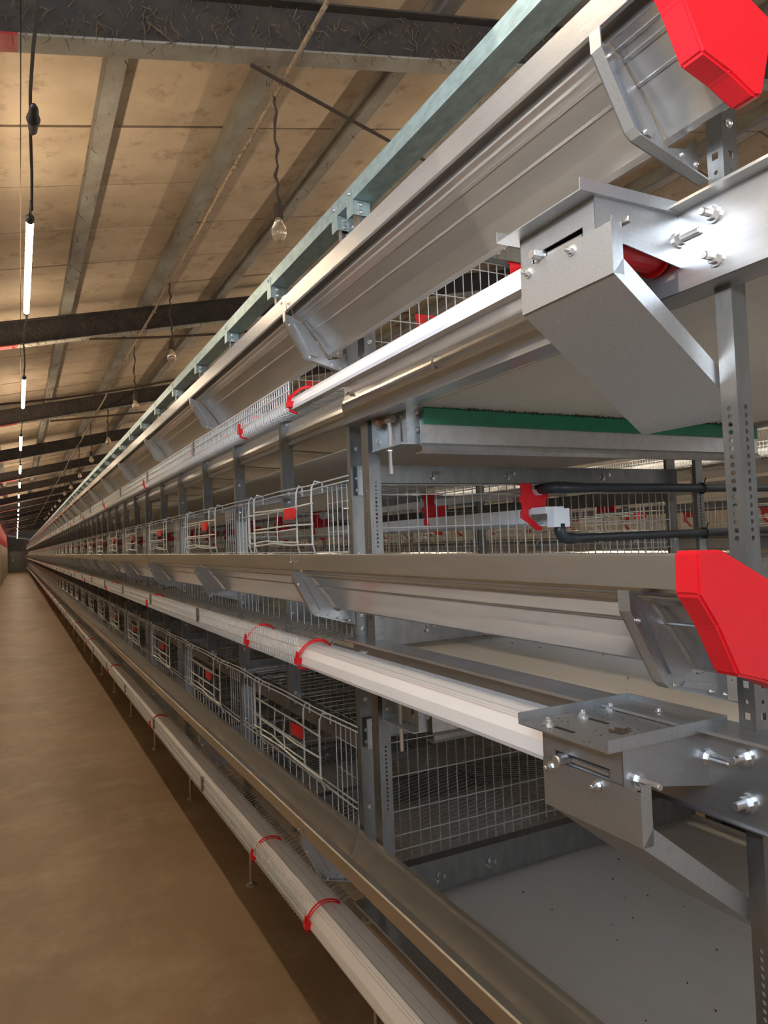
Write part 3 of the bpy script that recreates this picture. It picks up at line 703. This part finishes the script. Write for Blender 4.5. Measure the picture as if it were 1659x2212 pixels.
# ================================================================== PLACE: the main row
def at(dfn, x=0,y=0,z=0): return None
def anchor_x(x, mirror, off): return (2*XC-x if mirror else x)+off
def put(dfn, ax, y, z, label, group=None, mirror=False, off=0.):
    return place(dfn,(anchor_x(ax,mirror,off),y,z),label,group,mirror)
def nth(i,what,rest,n=5):
    return '%s %s'%(ORD[i],what) if i<n else rest
for ti,(tn,T) in enumerate(TIERS):
    G=lambda s:s+' on the '+tn+' tier'
    put(ntr_def,.72,.535,T-.1,'near-end metal feed trough of the %s tier, running up to the red cap'%tn)
    put(ca_def,.7,.53,T-.1,{'top':'large red plastic end cap at the top right corner','middle':'red plastic end cap on the middle feed trough at the right edge','bottom':'red plastic end cap of the bottom feed trough, below the picture'}[tn],'red trough end caps') if tn!='bottom' else None
    for k in range(0,NK//2+1):
        y=Y0+k*TL
        if y+TL>YEND+TL*.5: break
        put(tr_def,.72,y,T-.1,nth(k,'long metal feed trough section beyond the first upright, %s tier'%tn,'distant metal feed trough section beyond the fourth, %s tier'%tn,4),G('feed trough sections'))
    for k in range(-1,NK):
        y=Y0+k*DY
        if k==-1: y=.646
        lb={-1:'bent steel trough bracket beside the red cap on the %s tier'%tn}.get(k) or nth(k,'bent steel trough bracket beyond the red cap bracket, %s tier'%tn,'distant bent trough bracket beyond the tenth, %s tier'%tn,10)
        put(br_def,.75,y,T-.15,lb,G('trough brackets'))
    for k in range(NK):
        y=Y0+k*DY
        if ti>0: put(do_defs[(k*3+ti)%4],PX-.02,y,T,nth(k,'wire cage door with red tag from the near end, %s tier'%tn,'small distant wire cage door beyond the tenth, %s tier'%tn,10),G('cage doors'))
        if ti>0: put(fr_def,PX,y,T+.05,nth(k,'wire cage front panel from the near end, %s tier'%tn,'distant wire cage front beyond the fourth, %s tier'%tn,4),G('cage fronts'))
        put(fe_def,.675,y,T-.29,nth(k,'bay of low egg guard mesh beside the white belt, %s tier'%tn,'distant low egg guard mesh beyond the fourth bay, %s tier'%tn,4),G('egg guard mesh'))
        if k<30:
            put(fj_def,.67,y+DY+.03,T-.29,'small steel clip joining the egg guard mesh, %s tier'%tn,G('fence clips'))
            put(cf_def,1.1,y,T-.2,nth(k,'sloping wire cage floor from the near end, %s tier'%tn,'distant wire cage floor beyond the third bay, %s tier'%tn,3),G('cage floors'))
            if ti>0: put(cr_def,1.1,y,T+.17,nth(k,'wire cage roof from the near end, %s tier'%tn,'distant wire cage roof beyond the third bay, %s tier'%tn,3),G('cage roofs'))
            put(pa_def,XC,y-.012,T,('near end wire mesh partition wall of the %s tier, facing the camera'%tn) if k==0 else nth(k,'wire mesh partition behind the near end wall, %s tier'%tn,'distant wire mesh partition deep in the cages, %s tier'%tn,3),G('cage partitions'))
        if k<40:
            put(sh_def if T<.5 else shT_def,PX,y+DY/2,T+.125,nth(k,'short hanging post between full uprights, above %s tier cages'%tn,'distant short hanging post beyond the tenth, above %s tier cages'%tn,10),G('short hanging posts'))
            put(st_def,PX,y+DY/2,T-.29,nth(k,'stub post behind the feed trough, %s tier'%tn,'distant stub post behind the feed trough, %s tier'%tn,3),G('stub posts'))
            put(bu_def if k<3 else bu_far,XC,y-.05 if k==0 else y,T+.157,('dark cross beam over the near end wall of the %s tier cages'%tn) if k==0 else 'dark cross beam at a farther upright above the %s tier cages'%tn,G('upper cross beams'))
            put(bl_def if k<3 else bl_far,XC,y-.05 if k==0 else y,T-.285,('dark cross beam under the near end wall of the %s tier cages'%tn) if k==0 else 'dark cross beam under the cage floor farther along the %s tier'%tn,G('lower cross beams'))
            put(bl_far,XC,y+DY/2,T-.285,'dark cross beam under the cage floor between uprights, %s tier'%tn,G('mid-bay cross beams'))
        if k<30:
            for h in range(2):
                put(ho_def,1.42,1.76+DY/2*(2*k+h),T+.09,nth(2*k+h,'red hanger of the white drinker line from the near end, %s tier'%tn,'distant red drinker line hanger beyond the tenth, %s tier'%tn,10),G('drinker line hangers'))
                put(hp_def,XC,y+DY/2*h+.25,T-.33,nth(2*k+h,'curved belt support strip from the near end, under the %s tier belt'%tn,'distant curved belt support strip under the %s tier belt'%tn,4),G('belt supports'))
    cy=[1.82,2.30]+[4.30+2.1*i for i in range(12)]
    for k,y in enumerate(cy):
        put(rc_def,.72,y,T-.28,nth(k,'red clip over the white egg belt from the near end, %s tier'%tn,'distant red clip over the egg belt, %s tier'%tn,4),G('egg belt clips'))
    put(egg_def(YEND),.668,.68,T-.322,'long white egg belt of the %s tier running down the row'%tn)
    put(rail_def,.85,Y0,T-.3,'rolled steel side rail behind the uprights, under the %s tier cages'%tn)
    put(nr_def,.8,.6,T-.3,'bolted steel end rail between first and last uprights, %s tier'%tn)
    put(be_def,XC,0,T-.3,'wide pale manure belt under the %s tier cages'%tn)
    put(sc_def,XC,1.48,T-.4,'green bladed belt scraper bar under the %s tier belt'%tn)
    put(te_def,.85,1.58,T-.41,'steel belt tensioner with screws at the left end of the %s tier scraper'%tn)
    if tn!='bottom': put(eb_def,.72,.73,T-.3,'steel egg belt end box with tray and chute on the %s tier'%tn,'egg belt end boxes')
    # drinker lines
    o=(XC,1.7,T+.1); parts=[]
    q=MB(); q.path([(1.430,1.74,.136),(1.430,37,.136)],.0135,12); parts.append(part('pipe',q.mesh('drinker_pipe','pipew',(XC,1.7,.1),smooth=True)))
    q=MB(); q.sheet([(1.384,.078),(1.390,.036),(1.408,.026),(1.462,.026),(1.480,.036),(1.486,.078)],1.76,37,.002); parts.append(part('drip_cup',q.mesh('drip_cup','pipew',(XC,1.7,.1))))
    q=MB(); q.lathe((1.430,1.775,.136),(0,-1,0),[(0,.016),(.035,.016)],14)
    q.box(1.405,1.475,1.69,1.78,.062,.082); q.prism([(1.410,1.69),(1.470,1.69),(1.470,1.66),(1.410,1.66)],.020,.075,'z')
    parts.append(part('end_fitting',q.mesh('end_fitting','pipew',(XC,1.7,.1)),'cream plastic end fitting'))
    place(('drinker_line','water pipe',parts),o,'white drinker pipe and drip cup along the middle of the %s tier'%tn)
    o=(XC,1.68,T+.1)
    if tn!='top' or True:
        q=MB(); pts=[(1.430,1.75,.138),(1.432,1.71,.139),(1.445,1.685,.139),(1.47,1.675,.138),(1.55,1.672,.137),(4.6,1.67,.132)]
        q.path(pts,[.016,.0175,.0175,.0175,.014,.014],14)
        q2=MB(); q2.path([(1.442,1.675,.030),(1.442,1.675,.008),(1.448,1.674,-.006),(1.465,1.673,-.014),(1.49,1.672,-.015),(1.50,1.672,-.015),(4.6,1.67,-.017)],[.0175,.0175,.0175,.0175,.0175,.0135,.0135],14)
        T3=[]
        for x in (2.06,):
            for z in (.134,-.016):
                q3=MB(); q3.path([(x,1.67+.017*math.cos(a*math.pi/5),z+.017*math.sin(a*math.pi/5)) for a in range(11)],.003,5); q3.path([(x,1.662,z+.012),(x+.004,1.655,z+.035)],.0025,4); T3.append(part('cable_tie',q3.mesh('cable_tie','cable',(XC,1.68,.1))))
        place(('supply_pipe','water pipe',[part('upper_pipe',q.mesh('upper_pipe','piped',(XC,1.68,.1),smooth=True)),part('lower_pipe',q2.mesh('lower_pipe','piped',(XC,1.68,.1),smooth=True))]+T3),o,'dark grey water supply pipes crossing the row at the %s tier'%tn)
# uprights
for k in range(NK+1):
    y=Y0+.016+k*DY
    lb='full height steel upright at the near end of the cages, left of the perforated one' if k==0 else nth(k,'full height plain upright from the near end','distant full height upright beyond the twelfth',12)
    put(up_def if k<14 else up_far,PX,y,-1.4,lb,'full height uprights')
put(upp_def,PX,Y0-.08,-1.4,'perforated steel upright at the near end of the cages')
put(upb_def,PX,.628,-1.4,'perforated steel upright at the right edge beside the red caps')
for tn,T in TIERS: put(cl_def,PX+.02,Y0+.004,T+.15,'steel joint clamp with wing bolts on the near upright, %s tier'%tn)
# zinc beam over the row with saddle brackets
q=MB(); z0,z1=.900,.940; q.sheet([(.865,z0),(.803,z0),(.803,z1),(.862,z1)],-.6,YEND,.002)
put(solo('top_beam','beam',q.mesh('top_beam','blue',(.83,0,.92))),.83,0,.92,'long pale zinc beam along the top of the cage row')
def saddle():
    o=(.83,0,.9); q=MB(); q.box(.800,.802,-.034,.006,.858,.928); q.box(.802,.850,-.034,-.032,.858,.897); 
    s=MB(); s.rivet((.800,-.014,.920),(-1,0,0),.005); s.rivet((.822,-.034,.887),(0,-1,0),.006); s.rivet((.822,-.034,.867),(0,-1,0),.006)
    return ('saddle_bracket','bracket',[part('plate',q.mesh('saddle_plate','blue',o)),part('screws',s.mesh('saddle_screws','bolt',o),None,'stuff')])
sd_def=saddle()
put(sd_def,.83,Y0-.09,.9,'saddle bracket under the zinc beam on the perforated upright')
for k in range(0,60):
    put(sd_def,.83,Y0+.012+DY/2*k,.9,('saddle bracket under the zinc beam at the near plain upright' if k==0 else nth(k,'saddle bracket down the zinc beam','distant saddle bracket under the zinc beam beyond the fifth')),'zinc beam saddle brackets')

# ---------------------------------------------------- far side of the row and the next row, as far as they are seen
for ti,(tn,T) in enumerate(TIERS):
    for off,mir,nk,side in ((0,True,10,'far side of the cage row'),(AISLE,False,12,'next row beyond the aisle')):
        for k in range(nk):
            y=Y0+k*DY; L=lambda s:'%s, %s tier, %s'%(s,tn,side)
            if ti>0: put(do_defs[(k+ti)%4],PX-.02,y,T,L('wire cage door with red tag'),L('cage doors'),mir,off)
            if ti>0: put(fr_def,PX,y,T+.05,L('wire cage front'),L('cage fronts'),mir,off)
            put(fe_def,.675,y,T-.29,L('low egg guard mesh'),L('egg guard mesh'),mir,off)
            put(cf_def,1.1,y,T-.2,L('sloping wire cage floor'),L('cage floors'),mir,off)
            put(br_def,.75,y,T-.15,L('bent steel trough bracket'),L('trough brackets'),mir,off)
            if k%2==0: put(tr_def,.72,y,T-.1,L('metal feed trough section'),L('feed troughs'),mir,off)
            put(sh_def if T<.5 else shT_def,PX,y+DY/2,T+.125,L('short hanging post'),L('short posts'),mir,off)
        put(ntr_def,.72,.535,T-.1,L('near-end metal feed trough'),None,mir,off)
        put(egg_def(Y0+DY*nk) ,.668,.68,T-.322,L('white egg belt'),None,mir,off)
        put(rail_def,.85,Y0,T-.3,L('rolled steel side rail'),None,mir,off)
        put(nr_def,.8,.6,T-.3,L('bolted steel end rail'),None,mir,off)
        if tn!='bottom': put(ca_def,.7,.53,T-.1,L('red trough end cap'),None,mir,off)
    off=AISLE
    q=MB(); q.path([(1.430,1.74,.136),(1.430,14,.136)],.0135,10); put(solo('drinker_pipe','water pipe',q.mesh('drinker_pipe','pipew',(XC,1.7,.1),smooth=True)),XC,1.7,T+.1,'white drinker pipe of the %s tier in the next row'%tn,None,False,off)
    put(be_def,XC,0,T-.3,'wide pale manure belt of the %s tier in the next row'%tn,None,False,off)
    for k in range(8): put(pa_def,XC,Y0+k*DY-.012,T,'wire mesh partition in the next row, %s tier'%tn,'partitions in the next row, %s tier'%tn,False,off)
    for k in range(16): put(ho_def,1.42,1.76+DY/2*k,T+.09,'red drinker line hanger in the next row, %s tier'%tn,'drinker hangers in the next row, %s tier'%tn,False,off)
    put(sc_def,XC,1.48,T-.4,'green bladed belt scraper of the %s tier in the next row'%tn,None,False,off)
    put(bu_far,XC,Y0-.05,T+.157,'dark cross beam above the cages at the end of the next row, %s tier'%tn,None,False,off)
for off,mir,nk,side in ((0,True,10,'far side of the cage row'),(AISLE,False,12,'next row beyond the aisle')):
    for k in range(nk): put(up_def,PX,Y0+.016+k*DY,-1.4,'plain full height upright on the '+side,'uprights on the '+side,mir,off)
    put(upp_def,PX,Y0-.08,-1.4,'perforated upright at the near end of the '+side,None,mir,off)
    put(upb_def,PX,.628,-1.4,'perforated near upright of the '+side,None,mir,off)
print('objects',len(bpy.data.objects),'tris',sum(len(m.polygons) for m in bpy.data.meshes))
